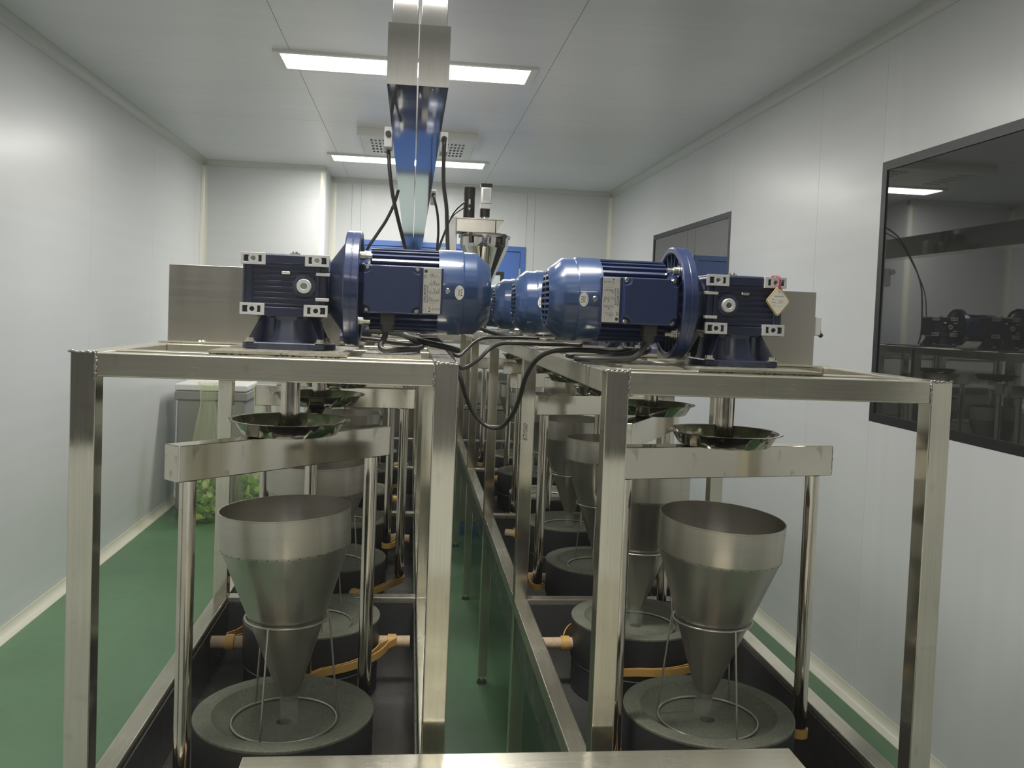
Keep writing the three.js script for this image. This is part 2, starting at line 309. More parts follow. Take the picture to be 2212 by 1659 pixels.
// perforated air diffuser on the ceiling
{
  const o = thing('air_diffuser', 'square white perforated air diffuser on the ceiling', 'air vent', [0.005, CEIL, -6.25]);
  const sh = new THREE.Shape(); sh.moveTo(-0.37, -0.34); sh.lineTo(0.37, -0.34); sh.lineTo(0.37, 0.34); sh.lineTo(-0.37, 0.34); sh.closePath();
  for (const sx of [-1, 1]) for (let i = 0; i < 5; i++) for (let j = 0; j < 5; j++) {
    const hx = sx * 0.25 + (i - 2) * 0.026, hy = (j - 2) * 0.105, p = new THREE.Path(); p.moveTo(hx - 0.0075, hy - 0.032); p.lineTo(hx - 0.0075, hy + 0.032); p.lineTo(hx + 0.0075, hy + 0.032); p.lineTo(hx + 0.0075, hy - 0.032); p.closePath(); sh.holes.push(p);
  }
  const g = extrude(sh, 0.004, 0); g.rotateX(Math.PI / 2); g.translate(0, -0.048, 0);
  mesh(o, 'face_plate', g, M.white);
  mesh(o, 'rim', [box2(-0.39, -0.371, -0.053, -0.0005, -0.341, 0.341), box2(0.371, 0.39, -0.053, -0.0005, -0.341, 0.341), box2(-0.39, 0.39, -0.053, -0.0005, -0.36, -0.341), box2(-0.39, 0.39, -0.053, -0.0005, 0.341, 0.36)], M.white);
}

// twin cable trunking hung down the middle of the room
{
  const y0 = 2.022, y1 = 2.165, zf = -2.2, zb = BACK + 0.004;
  const mk = (x0, x1, side, label) => {
    const o = thing('cable_trunking', label, 'cable trunking', [(x0 + x1) / 2, 0, zf], 'steel cable trunking');
    const c = (x0 + x1) / 2, a = x0 - c, b = x1 - c, len = zf - zb;
    mesh(o, 'channel', [box2(a, a + 0.0015, y0, y1, -len, 0), box2(b - 0.0015, b, y0, y1, -len, 0), box2(a, b, y1 - 0.0015, y1, -len, 0)], M.trunkFace);
    mesh(o, 'underside', box2(a + 0.0003, b - 0.0003, y0 - 0.001, y0 + 0.001, -len, -0.001), M.mirror);
    mesh(o, 'end_plate', box2(a - 0.001, b + 0.001, y0 - 0.001, y1 + 0.0012, 0, 0.0015), M.trunkFace);
    mesh(o, 'riser', box2(a + 0.002, b - 0.002, y1, CEIL, -0.27, -0.2, 0.002), M.riser);
    return o;
  };
  mk(-0.0765, -0.0058, -1, 'left of the twin stainless cable trunks under the ceiling');
  mk(-0.0012, 0.0705, 1, 'right of the twin stainless cable trunks under the ceiling');
  const jb = (x, y, z, label) => {
    const o = thing('junction_box', label, 'junction box', [x, y, z], 'junction boxes on the trunking');
    mesh(o, 'box', box(0.026, 0.064, 0.075, 0, 0, 0, 0.003), M.white);
    const g = at(cyl(0.009, 0.009, 0.012, 16).rotateX(Math.PI / 2), 0, 0.008, 0.0435); mesh(o, 'cable_gland', g, M.rubber);
  };
  jb(-0.0905, 2.026, -2.92, 'white junction box on the left side of the trunking');
  jb(0.0845, 2.02, -2.92, 'white junction box on the right side of the trunking');
  jb(0.0845, 2.026, -4.32, 'smaller-looking white junction box farther along the trunking');
}

// ------------------------------------------------------------------ the two welded frames
const ROWS = {
  L: { name: 'left', x0: -0.5086, x1: 0.0771, z: -1.4213, top: 1.3996, cx: -0.2155, dir: 1 },
  R: { name: 'right', x0: 0.3131, x1: 0.9014, z: -1.4082, top: 1.3966, cx: 0.6075, dir: -1 },
};
const TUBE = 0.0375, BAY = 1.0659, RAIL = 0.6859, STEP = BAY / 2;
const stationZ = (row, k) => row.z - TUBE / 2 * 0 - STEP * (k + 0.5);
function weldBead(len, seed) {                         // a lumpy bead along y
  const rand = rng(seed), parts = [], n = Math.max(3, Math.round(len / 0.0032));
  for (let i = 0; i <= n; i++) { const r = 0.0011 + rand() * 0.0013, g = flat(new THREE.SphereGeometry(r, 6, 5)); g.scale(1, 1.5, 0.8); g.translate((rand() - 0.5) * 0.0026, -len / 2 + len * (i + rand() - 0.5) / n, 0); parts.push(g); }
  return mergeGeometries(parts);
}
for (const key of ['L', 'R']) {
  const f = ROWS[key], o = thing('machine_bench', `long welded stainless square-tube frame of the ${f.name} row`, 'bench', [f.cx, 0, f.z]);
  const x0 = f.x0 - f.cx, x1 = f.x1 - f.cx, T = f.top, t = TUBE, e = 0.0012;
  const zl = [0, 1, 2, 3, 4].map((k) => -BAY * k);       // post lines, front faces
  for (const z of zl) for (const x of [x0, x1 - t]) {
    mesh(o, 'post', box2(x, x + t, 0.03, T, z - t, z, 0.0022), M.steel);
    const ft = mesh(o, 'levelling_foot', at(cyl(0.022, 0.018, 0.01, 16), x + t / 2, 0.005, z - t / 2), M.black);
    mesh(ft, 'stem', at(cyl(0.007, 0.007, 0.026, 10), x + t / 2, 0.02, z - t / 2), M.zinc);
  }
  for (let k = 0; k < 4; k++) for (const x of [x0, x1 - t]) {
    mesh(o, 'top_rail', box2(x + e / 4, x + t - e / 4, T - t, T - 0.0006, zl[k + 1] + e / 4, zl[k] - t - e / 4, 0.0022), M.steelSatin);
    mesh(o, 'base_rail', box2(x + e / 4, x + t - e / 4, RAIL - t, RAIL, zl[k + 1] + e / 4, zl[k] - t - e / 4, 0.0022), M.steelSatin);
  }
  for (const z of zl) {
    mesh(o, 'cross_beam', box2(x0 + t + e / 4, x1 - t - e / 4, T - t, T - 0.0006, z - t + e, z - e / 2, 0.0022), M.steelSatin);
    mesh(o, 'base_cross_rail', box2(x0 + t + e / 4, x1 - t - e / 4, RAIL - t, RAIL, z - t + e, z - e / 2, 0.0022), M.steelSatin);
  }
  for (let k = 0; k < 8; k++) {
    const z = -STEP * (k + 0.5);
    for (const dz of [0.15, -0.15]) mesh(o, 'motor_bearer', box2(x0 + t + e / 4, x1 - t - e / 4, T - t, T - 0.0008, z + dz - t / 2, z + dz + t / 2, 0.0022), M.steelSatin);
    const sh = new THREE.Shape(); sh.moveTo(-0.112, -0.172); sh.lineTo(0.112, -0.172); sh.lineTo(0.112, 0.172); sh.lineTo(-0.112, 0.172); sh.closePath();
    const h = new THREE.Path(); h.absarc(0, 0, 0.03, 0, Math.PI * 2, true); sh.holes.push(h);
    const g = extrude(sh, 0.0045, 0); g.rotateX(-Math.PI / 2); g.translate(0, T - 0.0006, z);
    mesh(o, 'mounting_plate', boxUV(g), M.steelSatin);
    const wb = []; for (const wx of [-0.075, 0.01, 0.085]) { const b = weldBead(0.05, k * 7 + wx * 100 + 50); b.rotateZ(Math.PI / 2); b.translate(wx, T, z + 0.1705); wb.push(b); }
    mesh(o, 'plate_weld', wb, M.weldDark);
    // sheet strip on the aisle side of the bearers
    const sx = f.dir > 0 ? [0.135, x1 - t - 0.02] : [x0 + t + 0.02, -0.135];
    mesh(o, 'cover_strip', box2(sx[0], sx[1], T - 0.0004, T + 0.003, z - 0.16, z + 0.155), M.steelSatin);
  }
  // black trays between the base rails
  for (let k = 0; k < 4; k++) {
    const za = zl[k] - t - 0.003, zb = zl[k + 1] + 0.003, a = x0 + t + 0.003, b = x1 - t - 0.003, y0 = 0.543, y1 = RAIL - 0.012;
    const tr = mesh(o, 'tray', [box2(a, b, y0, y0 + 0.004, zb, za), box2(a, a + 0.003, y0, y1, zb, za), box2(b - 0.003, b, y0, y1, zb, za), box2(a, b, y0, y1, zb, zb + 0.003), box2(a, b, y0, y1, za - 0.003, za)], M.tray);
    mesh(o, 'side_skirt', box2(x0 + 0.006, x0 + 0.009, y0, RAIL - t, zl[k + 1], zl[k] - t), M.tray);
    mesh(o, 'side_skirt', box2(x1 - 0.009, x1 - 0.006, y0, RAIL - t, zl[k + 1], zl[k] - t), M.tray);
  }
  // weld beads at the front corners
  for (const x of [x0 + t, x1 - t]) { const g = weldBead(0.04, key === 'L' ? 3 + x * 10 : 9 + x * 10); g.translate(x, T - 0.019, 0.0006); mesh(o, 'weld_seam', g, M.weld); }
  for (const x of [x0 + t / 2, x1 - t / 2]) { const g = weldBead(0.036, 77 + x * 10); g.rotateZ(Math.PI / 2); g.translate(x, T, 0.0004); mesh(o, 'weld_seam', g, M.weld); }
}
// pen mark on a post of the right row
{
  const tex = canvasTexture(128, 512, (c, w, h) => { c.fillStyle = '#000'; c.fillRect(0, 0, w, h); c.save(); c.translate(w / 2, h / 2); c.rotate(-Math.PI / 2); c.fillStyle = '#fff'; c.font = 'italic 118px sans-serif'; c.textAlign = 'center'; c.textBaseline = 'middle'; c.fillText('67/000', 0, 0); c.restore(); });
  tex.colorSpace = THREE.NoColorSpace;
  const g = new THREE.PlaneGeometry(0.0165, 0.066); g.translate(0.326, 1.157, ROWS.R.z - BAY + 0.0006);
  const o = mesh(scene, 'pen_marking', g, std({ color: 0x26241f, roughness: 0.6, alphaMap: tex, transparent: true }));
  tag(o, 'handwritten black pen code 67/000 on a right row post', 'marking');
}

// ------------------------------------------------------------------ gear motors
function plateTexture(flip) {
  return canvasTexture(512, 1280, (c, w, h) => {
    c.fillStyle = '#b9b7ae'; c.fillRect(0, 0, w, h);
    c.save(); c.translate(w / 2, h / 2); c.rotate(flip ? Math.PI / 2 : -Math.PI / 2);
    const W = h, H = w; c.translate(-W / 2, -H / 2);
    c.fillStyle = '#3c3b38'; c.strokeStyle = '#5d5b56'; c.lineWidth = 5; c.textBaseline = 'middle';
    c.font = 'bold 84px sans-serif'; c.fillText('3-PH MOTOR', 300, 58); c.fillText('CE', 985, 58);
    c.font = 'bold 62px sans-serif'; c.fillText('HNOSED MOTOR', 300, 135);
    c.beginPath(); c.arc(90, 66, 42, 0, 7); c.stroke(); c.beginPath(); c.arc(1185, 70, 48, 0, 7); c.fill();
    c.font = 'bold 54px sans-serif';
    const rows = [['TYP', '7124', 'No', '55', 'Hz'], ['V', '380', 'A', '1.5', 'kW'], ['IP', '55', 'r/min', '1400', 'F'], ['S1', 'B5', 'dB', '65', 'Y'], ['kg', '7.8', 'Made', '07', '']];
    rows.forEach((r, i) => { const y = 200 + i * 62; c.beginPath(); c.moveTo(60, y + 30); c.lineTo(W - 60, y + 30); c.stroke(); r.forEach((t, k) => c.fillText(t, 100 + k * 235, y)); });
    for (const x of [285, 560, 800, 1010]) { c.beginPath(); c.moveTo(x, 172); c.lineTo(x, 478); c.stroke(); }
    c.beginPath(); c.arc(60, 200, 24, 0, 7); c.fill(); c.restore();
  });
}
function logoTexture(flip) {
  return canvasTexture(256, 384, (c, w, h) => {
    c.fillStyle = '#c9c7bd'; c.fillRect(0, 0, w, h); c.save(); c.translate(w / 2, h / 2); if (flip) c.rotate(Math.PI);
    c.strokeStyle = '#47515a'; c.fillStyle = '#47515a'; c.lineWidth = 8; c.beginPath(); c.ellipse(0, 0, 96, 158, 0, 2.0, 4.3); c.stroke();
    for (const x of [-38, -14, 10]) c.fillRect(x, -92, 12, 184);
    for (const y of [-86, -16, 54]) { c.fillRect(42, y, 40, 30); c.fillRect(50, y - 12, 8, 54); }
    c.restore();
  });
}
const PLATE = { 1: std({ map: plateTexture(false), roughness: 0.45, metalness: 0.3 }), '-1': std({ map: plateTexture(true), roughness: 0.45, metalness: 0.3 }) };
const LOGO = { 1: std({ map: logoTexture(false), roughness: 0.4 }), '-1': std({ map: logoTexture(true), roughness: 0.4 }) };
function fullUV(g) { g.computeBoundingBox(); const b = g.boundingBox, p = g.attributes.position, uv = new Float32Array(p.count * 2); for (let i = 0; i < p.count; i++) { uv[2 * i] = (p.getX(i) - b.min.x) / (b.max.x - b.min.x); uv[2 * i + 1] = (p.getY(i) - b.min.y) / (b.max.y - b.min.y); } g.setAttribute('uv', new THREE.BufferAttribute(uv, 2)); return g; }

function gearMotor(s, label) {                         // s = +1: motor points to +x. Origin at the base, on the shaft axis
  const o = thing('gear_motor', label, 'gear motor', [0, 0, 0]);
  const A = 0.1135;                                    // height of the motor axis
  // gear housing with cooling ribs
  const hs = [box(0.148, 0.104, 0.112, -s * 0.004, A, 0, 0.006), box(0.138, 0.010, 0.10, -s * 0.004, A + 0.0505, 0, 0.003)];
  for (let i = 0; i < 8; i++) hs.push(box(0.112, 0.0050, 0.0036, -s * 0.008, A - 0.035 + i * 0.010, 0.0560, 0.0014));
  for (const x of [-0.064, 0.052]) hs.push(box(0.010, 0.070, 0.009, s * x, A, 0.0555, 0.002));
  for (const y of [-0.047, 0.045]) hs.push(box(0.14, 0.016, 0.012, -s * 0.004, A + y, 0.055, 0.002));
  hs.push(at(along(lathe([[0.02, 0], [0.048, 0], [0.050, 0.008], [0.086, 0.034], [0.086, 0.038], [0.02, 0.038]], 56), s), s * 0.064, A, 0), at(cyl(0.02, 0.02, 0.012, 24).rotateX(Math.PI / 2), s * 0.030, A, 0.056));
  mesh(o, 'gear_housing', hs, M.navy);
  // cast pads with slots
  const ps = new THREE.Shape(); const pw = 0.0205, ph = 0.0098; ps.moveTo(-pw, -ph); ps.lineTo(pw, -ph); ps.lineTo(pw, ph); ps.lineTo(-pw, ph); ps.closePath();
  const hole = new THREE.Path(); hole.absarc(0, 0, 0.0048, 0, Math.PI * 2, true); ps.holes.push(hole);
  const slot = (a, b, sgn) => { const p = new THREE.Path(); p.moveTo(a, -0.0062); p.lineTo(a, 0.0062); p.lineTo(b, 0.0062); p.quadraticCurveTo(b - sgn * 0.0022, 0, b, -0.0062); p.closePath(); ps.holes.push(p); };
  slot(-0.0168, -0.0066, 1); slot(0.0150, 0.0078, -1);
  const padG = extrude(ps, 0.007, 0.0004, 16);
  for (const [px, py] of [[-0.0585, 0.0447], [0.0515, 0.0447], [-0.0585, -0.0437], [0.0515, -0.0437]]) {
    const g = padG.clone(); if (px * s > 0) g.rotateZ(Math.PI); g.translate(s * px, A + py, 0.0585); mesh(o, 'mounting_pad', g, M.alu);
    if (py > 0) mesh(o, 'pad_bolt', at(cyl(0.0044, 0.0044, 0.004, 12).rotateX(Math.PI / 2), s * px, A + py, 0.060), M.chrome);
  }
  for (const y of [0.021, -0.0235]) mesh(o, 'flange_lug', box(0.024, 0.0052, 0.012, s * 0.062, A + y, 0.058, 0.001), M.alu);
  const washer = lathe([[0.0048, 0.003], [0.006, 0.005], [0.0118, 0.005], [0.0128, 0.003], [0.0128, -0.004]], 32); washer.rotateX(Math.PI / 2); washer.translate(s * 0.030, A - 0.001, 0.0645);
  const wm = mesh(o, 'level_plug', washer, M.alu); mesh(wm, 'plug_bolt', at(cyl(0.0048, 0.0048, 0.006, 6).rotateX(Math.PI / 2), s * 0.030, A - 0.001, 0.0655), M.chrome);
  mesh(o, 'drain_plug', box(0.016, 0.0055, 0.010, -s * 0.002, A + 0.0215, 0.060, 0.0025), M.chrome);
  mesh(o, 'breather_plug', [at(cyl(0.009, 0.009, 0.004, 20), s * 0.006, A + 0.0575, 0.01), at(cyl(0.0055, 0.005, 0.004, 6), s * 0.006, A + 0.0605, 0.01)], M.zinc);
  // pedestal
  const pd = [lathe([[0.030, 0.0], [0.066, 0.010], [0.062, 0.018], [0.057, 0.052], [0.060, 0.060], [0.03, 0.060]], 48)];
  for (let k = 0; k < 4; k++) { const sh = new THREE.Shape(); sh.moveTo(0.050, 0.011); sh.lineTo(0.090, 0.011); sh.lineTo(0.060, 0.058); sh.lineTo(0.050, 0.058); sh.closePath(); const g = extrude(sh, 0.008, 0.001, 4); g.translate(0, 0, -0.004); g.rotateY(Math.PI / 4 + k * Math.PI / 2); pd.push(g); }
  for (const a of [-0.42, 0.42]) { const g = box(0.010, 0.045, 0.004, 0, 0.034, 0.0595, 0.0015); g.rotateY(a); pd.push(g); }
  mesh(o, 'pedestal', pd, M.navy);
  mesh(o, 'base_flange', [box(0.138, 0.012, 0.138, 0, 0.006, 0, 0.004), at(cyl(0.083, 0.083, 0.010, 48), 0, 0.005, 0)], M.navy);
  for (const [bx, bz] of [[-0.06, 0.06], [0.06, 0.06], [-0.06, -0.06], [0.06, -0.06]]) {
    const b = mesh(o, 'base_bolt', at(cyl(0.008, 0.008, 0.006, 6), bx, 0.0162, bz), M.zinc); mesh(b, 'washer', at(cyl(0.011, 0.011, 0.0018, 20), bx, 0.0128, bz), M.zinc);
  }
  // big mounting flange: rim, web and curved ribs on the motor side
  const fl = [at(along(lathe([[0.094, -0.004], [0.0935, 0.012], [0.096, 0.0135], [0.1035, 0.0135], [0.1055, 0.0115], [0.1055, 0.0015], [0.1048, 0.0006], [0.1048, -0.0006], [0.1055, -0.0015], [0.1055, -0.0115], [0.1035, -0.0135], [0.060, -0.0135], [0.045, -0.012]], 80), s), s * 0.113, A, 0), at(along(cyl(0.096, 0.096, 0.006, 64), s), s * 0.104, A, 0)];
  for (let k = 0; k < 22; k++) { const g = box(0.016, 0.046, 0.0026, 0, 0.072, 0, 0.0006); g.rotateX(0.22); g.rotateX(k * Math.PI * 2 / 22); g.translate(s * 0.114, A, 0); fl.push(g); }
  mesh(o, 'mounting_flange', fl, M.blue);
  for (let k = 0; k < 4; k++) {
    const a = Math.PI / 4 + k * Math.PI / 2, y = A + 0.082 * Math.sin(a), z = 0.082 * Math.cos(a);
    const b = mesh(o, 'flange_bolt', at(along(cyl(0.0085, 0.0085, 0.010, 6), s), s * 0.131, y, z), M.zinc);
    mesh(b, 'washer', at(along(cyl(0.011, 0.011, 0.003, 20), s), s * 0.1245, y, z), M.zinc); mesh(b, 'thread', at(along(cyl(0.005, 0.005, 0.012, 12), s), s * 0.141, y, z), M.zinc);
  }
  // finned motor body
  mesh(o, 'end_bell', [at(along(lathe([[0.04, -0.010], [0.064, -0.010], [0.068, 0.004], [0.070, 0.012], [0.04, 0.012]], 48), s), s * 0.134, A, 0)], M.blue);
  const st = new THREE.Shape(), NF = 34;
  for (let k = 0; k < NF; k++) for (const [da, rr] of [[-0.25, 0.0665], [-0.17, 0.0772], [0.17, 0.0772], [0.25, 0.0665]]) { const a = (k + da) / NF * Math.PI * 2, x = rr * Math.cos(a), y = rr * Math.sin(a); if (k === 0 && da < -0.2) st.moveTo(x, y); else st.lineTo(x, y); }
  st.closePath();
  const body = extrude(st, 0.128, 0); body.rotateY(Math.PI / 2); body.translate(s > 0 ? 0.144 : -0.272, A, 0);
  mesh(o, 'motor_body', body, M.blue);
  // flat front with terminal box
  const tb = mesh(o, 'terminal_box', [box2(Math.min(s * 0.134, s * 0.274), Math.max(s * 0.134, s * 0.274), A - 0.042, A + 0.041, 0.050, 0.080, 0.0015), box2(Math.min(s * 0.134, s * 0.234), Math.max(s * 0.134, s * 0.234), A - 0.043, A + 0.042, 0.05, 0.0835, 0.003)], M.blue);
  const lw = 0.0475, lh = 0.0395, cc = 0.013, ls = new THREE.Shape(); ls.moveTo(-lw + cc, -lh); ls.lineTo(lw - cc, -lh); ls.quadraticCurveTo(lw - cc, -lh + cc, lw, -lh + cc); ls.lineTo(lw, lh - cc); ls.quadraticCurveTo(lw - cc, lh - cc, lw - cc, lh); ls.lineTo(-lw + cc, lh); ls.quadraticCurveTo(-lw + cc, lh - cc, -lw, lh - cc); ls.lineTo(-lw, -lh + cc); ls.quadraticCurveTo(-lw + cc, -lh + cc, -lw + cc, -lh); ls.closePath();
  const lid = extrude(ls, 0.0095, 0.0018, 6); lid.translate(s * 0.184, A - 0.0005, 0.083); mesh(tb, 'terminal_lid', lid, M.blue);
  for (const [sx, sy] of [[-1, 1], [1, 1], [-1, -1], [1, -1]]) mesh(tb, 'lid_screw', at(lathe([[0, 0.0024], [0.003, 0.002], [0.0045, 0]], 16).rotateX(Math.PI / 2), s * 0.184 + sx * 0.0435, A + sy * 0.0375, 0.0845), M.chrome);
  mesh(tb, 'cable_gland', [box(0.026, 0.022, 0.026, s * 0.178, A - 0.052, 0.064, 0.003), at(cyl(0.011, 0.013, 0.016, 16), s * 0.178, A - 0.068, 0.064)], M.rubber);
  mesh(o, 'nameplate', fullUV(box(0.0315, 0.0805, 0.0012, s * 0.2545, A, 0.0806, 0.0004)), PLATE[s]);
  // fan cover
  mesh(o, 'fan_cover', at(along(lathe([[0.0765, 0.266], [0.0785, 0.2665], [0.0785, 0.310], [0.0772, 0.3125], [0.0765, 0.313], [0.0762, 0.334], [0.075, 0.337], [0.0535, 0.3615], [0.0515, 0.3625], [0.0495, 0.3625], [0.049, 0.359]], 72), s), 0, A, 0), M.fanBlue);
  const fan = [at(along(cyl(0.018, 0.016, 0.045, 24), s), s * 0.307, A, 0)];
  for (let k = 0; k < 9; k++) { const b = box(0.028, 0.044, 0.0022, 0, 0.040, 0); b.rotateX(k * Math.PI * 2 / 9); b.translate(s * 0.312, A, 0); fan.push(b); }
  mesh(o, 'fan', fan, M.blue);
  const gr = []; for (let k = -4; k <= 4; k++) { const y = k * 0.0105, w = 2 * Math.sqrt(0.050 ** 2 - y * y); gr.push(box(0.0035, 0.0042, w, s * 0.361, A + y, 0)); } gr.push(box(0.0035, 0.098, 0.006, s * 0.361, A, 0));
  mesh(o, 'fan_grille', gr, M.fanBlue);
  mesh(o, 'cover_screw', at(lathe([[0, 0.003], [0.004, 0.0024], [0.0055, 0]], 20).rotateX(Math.PI / 2), s * 0.2825, A + 0.001, 0.0783), M.chrome);
  const lg = lathe([[0, 0.0003], [0.0083, 0.0003], [0.0083, -0.0003]], 32); lg.rotateX(Math.PI / 2); lg.scale(1, 1.55, 1); lg.translate(s * 0.3035, A - 0.001, 0.0788);
  mesh(o, 'logo_sticker', fullUV(lg), LOGO[s]);
  return o;
}
const ORD = ['front', 'second', 'third', 'fourth', 'fifth', 'sixth', 'seventh', 'eighth'];
const place = (row, k) => k === 0 ? `at the front of the ${row.name} row` : `${ORD[k]} from the front in the ${row.name} row`;
for (const key of ['L', 'R']) {
  const row = ROWS[key]; let proto;
  for (let k = 0; k < 7; k++) {
    const pos = [row.cx + (key === 'L' ? -0.004 : 0.003), row.top + 0.0042, stationZ(row, k)], label = `dark blue gear motor on a steel plate, ${place(row, k)}`;
    if (!k) { proto = gearMotor(row.dir, label); proto.position.set(...pos); proto.userData.group = 'gear motors on the frames'; } else clone(proto, pos, label);
  }
}

// ------------------------------------------------------------------ mixing yokes, pans, funnels, mill drums
const YOKE = { L: [135, 88, -2, 40, 100, 20, 70, 125], R: [-11, 120, 165, 75, 140, 60, 15, 105] };
const DOWEL = { L: [94, 0, 62, 10, 150, 80, 20, 170], R: [98, 180, 190, 20, 110, 40, 80, 60] };
const DRUM_DX = { L: [0.006, 0, 0, 0, 0, 0, 0, 0], R: [-0.006, -0.014, 0, 0, 0, 0, 0, 0] };
const DOWEL_Y = 0.660;
function makeYoke(label) {                            // shaft axis at x = z = 0; crossbar along x
  const o = thing('mixing_yoke', label, 'mixing yoke', [0, 0, 0]);
  mesh(o, 'shaft', at(cyl(0.0175, 0.0175, 0.165, 32), 0, 1.3235, 0), M.steelPipe);
  mesh(o, 'crossbar', box(0.47, 0.060, 0.040, 0, 1.2155, 0, 0.0018), M.steelBar);
  for (const s of [-1, 1]) {
    const end = mesh(o, 'end_cap', box(0.003, 0.0585, 0.0385, s * 0.2356, 1.2155, 0, 0.0008), M.steelBar);
    const g = weldBead(0.05, 5 + s); g.scale(0.5, 1, 0.5); g.translate(s * 0.2350, 1.2155, 0.0196); mesh(end, 'weld_seam', g, M.weld);
    const c = mesh(o, 'column', at(cyl(0.0138, 0.0138, 0.525, 28), s * 0.205, 0.9235, 0), M.steelPipe);
    mesh(c, 'weld_ring', at(torus(0.0142, 0.0018, 24), s * 0.205, 1.1855, 0), M.weldDark);
  }
  return o;
}
function makePan(label) {
  const o = thing('drip_pan', label, 'drip pan', [0, 0, 0]);
  mesh(o, 'dish', lathe([[0.0178, 0.0015], [0.078, 0.0012], [0.086, 0.004], [0.099, 0.024], [0.103, 0.0268], [0.1095, 0.0272], [0.1105, 0.0262], [0.1095, 0.0256], [0.1035, 0.0252], [0.0995, 0.0225], [0.0865, 0.0018], [0.078, 0.0], [0.0178, 0.0]], 72), M.pan);
  return o;
}
function makeFunnel(label) {
  const o = thing('feed_funnel', label, 'funnel', [0, 0, 0]);    // origin at the outlet
  mesh(o, 'rim_band', lathe([[0.1165, 0.281], [0.1178, 0.283], [0.1184, 0.2865], [0.1188, 0.349], [0.1196, 0.3495], [0.1196, 0.352], [0.1174, 0.352], [0.1172, 0.2865], [0.116, 0.283]], 80), M.steelDull);
  mesh(o, 'cone', lathe([[0.0155, -0.008], [0.0165, 0.002], [0.022, 0.012], [0.1168, 0.2835], [0.1158, 0.2835], [0.0205, 0.013], [0.0155, 0.003], [0.0145, -0.008]], 80), M.steelCone);
  const rand = rng(4), dots = []; for (let k = 0; k < 40; k++) { const a = k / 40 * Math.PI * 2 + (rand() - 0.5) * 0.05, g = flat(new THREE.SphereGeometry(0.0009 + rand() * 0.0007, 6, 4)); g.scale(1, 0.8, 1); g.translate(0.1172 * Math.cos(a), 0.2838 + (rand() - 0.5) * 0.0015, 0.1176 * Math.sin(a)); dots.push(g); }
  const d = mesh(o, 'spot_welds', dots, M.weldDark); d.userData.kind = 'stuff';
  mesh(o, 'outlet_tube', flat(new THREE.CylinderGeometry(0.0168, 0.0168, 0.056, 28, 1, true)).translate(0, -0.024, 0), M.clear);
  return o;
}
function makeStand(label) {
  const o = thing('wire_stand', label, 'wire stand', [0, 0, 0]);   // origin on the mill cover
  mesh(o, 'lower_ring', at(torus(0.096, 0.0027, 80), 0, 0.0027, 0), M.wire);
  mesh(o, 'upper_ring', at(torus(0.0755, 0.0024, 72), 0, 0.199, 0), M.wire);
  for (let k = 0; k < 3; k++) { const a = k * Math.PI * 2 / 3; mesh(o, 'leg', tube([[0.0975 * Math.cos(a), 0.003, 0.0975 * Math.sin(a)], [0.077 * Math.cos(a), 0.200, 0.077 * Math.sin(a)]], 0.0019, 2, 8), M.wire); }
  return o;
}
function makeDrum(label) {
  const o = thing('mill_drum', label, 'mill drum', [0, 0, 0]);   // origin at the tray floor
  const B = 0.547;
  mesh(o, 'lower_stone', lathe([[0.02, 0], [0.158, 0], [0.160, 0.003], [0.160, 0.074], [0.02, 0.074]], 80), M.drum);
  mesh(o, 'seam_ring', at(torus(0.1602, 0.0016, 80), 0, 0.076, 0), M.alu);
  mesh(o, 'upper_stone', lathe([[0.02, 0.078], [0.1625, 0.078], [0.1635, 0.081], [0.1635, 0.177], [0.14, 0.177]], 80), M.drum);
  mesh(o, 'cover_dish', boxUVTop(lathe([[0.0006, 0.135], [0.0125, 0.135], [0.0135, 0.1575], [0.0155, 0.1590], [0.098, 0.1592], [0.104, 0.1612], [0.126, 0.1735], [0.1300, 0.1790], [0.1315, 0.1806], [0.1345, 0.1812], [0.161, 0.1816], [0.1640, 0.1800], [0.1645, 0.1775], [0.1640, 0.1755], [0.15, 0.1755]], 96)), M.dust);
  for (const s of [-1, 1]) mesh(o, 'dowel', at(along(cyl(0.0150, 0.0145, 0.085, 24), s), s * 0.197, DOWEL_Y - B, 0), M.wood);
  return o;
}
function boxUVTop(g) { const p = g.attributes.position, uv = new Float32Array(p.count * 2); for (let i = 0; i < p.count; i++) { uv[2 * i] = p.getX(i); uv[2 * i + 1] = p.getZ(i); } g.setAttribute('uv', new THREE.BufferAttribute(uv, 2)); return g; }
function ribbon(path, w, t) {                          // closed band cross-section swept along a polyline, upright
  const n = path.length, pos = [], idx = [];
  for (let i = 0; i < n; i++) {
    const a = path[Math.max(0, i - 1)], b = path[Math.min(n - 1, i + 1)], dx = b[0] - a[0], dz = b[2] - a[2], l = Math.hypot(dx, dz) || 1, nx = -dz / l, nz = dx / l;
    for (const [h, e] of [[-1, -1], [1, -1], [1, 1], [-1, 1]]) pos.push(path[i][0] + nx * e * t / 2, path[i][1] + h * w / 2, path[i][2] + nz * e * t / 2);
    if (i) for (let k = 0; k < 4; k++) { const p = (i - 1) * 4 + k, q = (i - 1) * 4 + (k + 1) % 4; idx.push(p, q, p + 4, q, q + 4, p + 4); }
  }
  idx.push(0, 2, 1, 0, 3, 2); const m = (n - 1) * 4; idx.push(m, m + 1, m + 2, m, m + 2, m + 3);
  const g = new THREE.BufferGeometry(); g.setAttribute('position', new THREE.Float32BufferAttribute(pos, 3)); g.setIndex(idx);
  const f = g.toNonIndexed(); f.computeVertexNormals(); f.setAttribute('uv', new THREE.Float32BufferAttribute(new Float32Array(f.attributes.position.count * 2), 2)); return f;
}
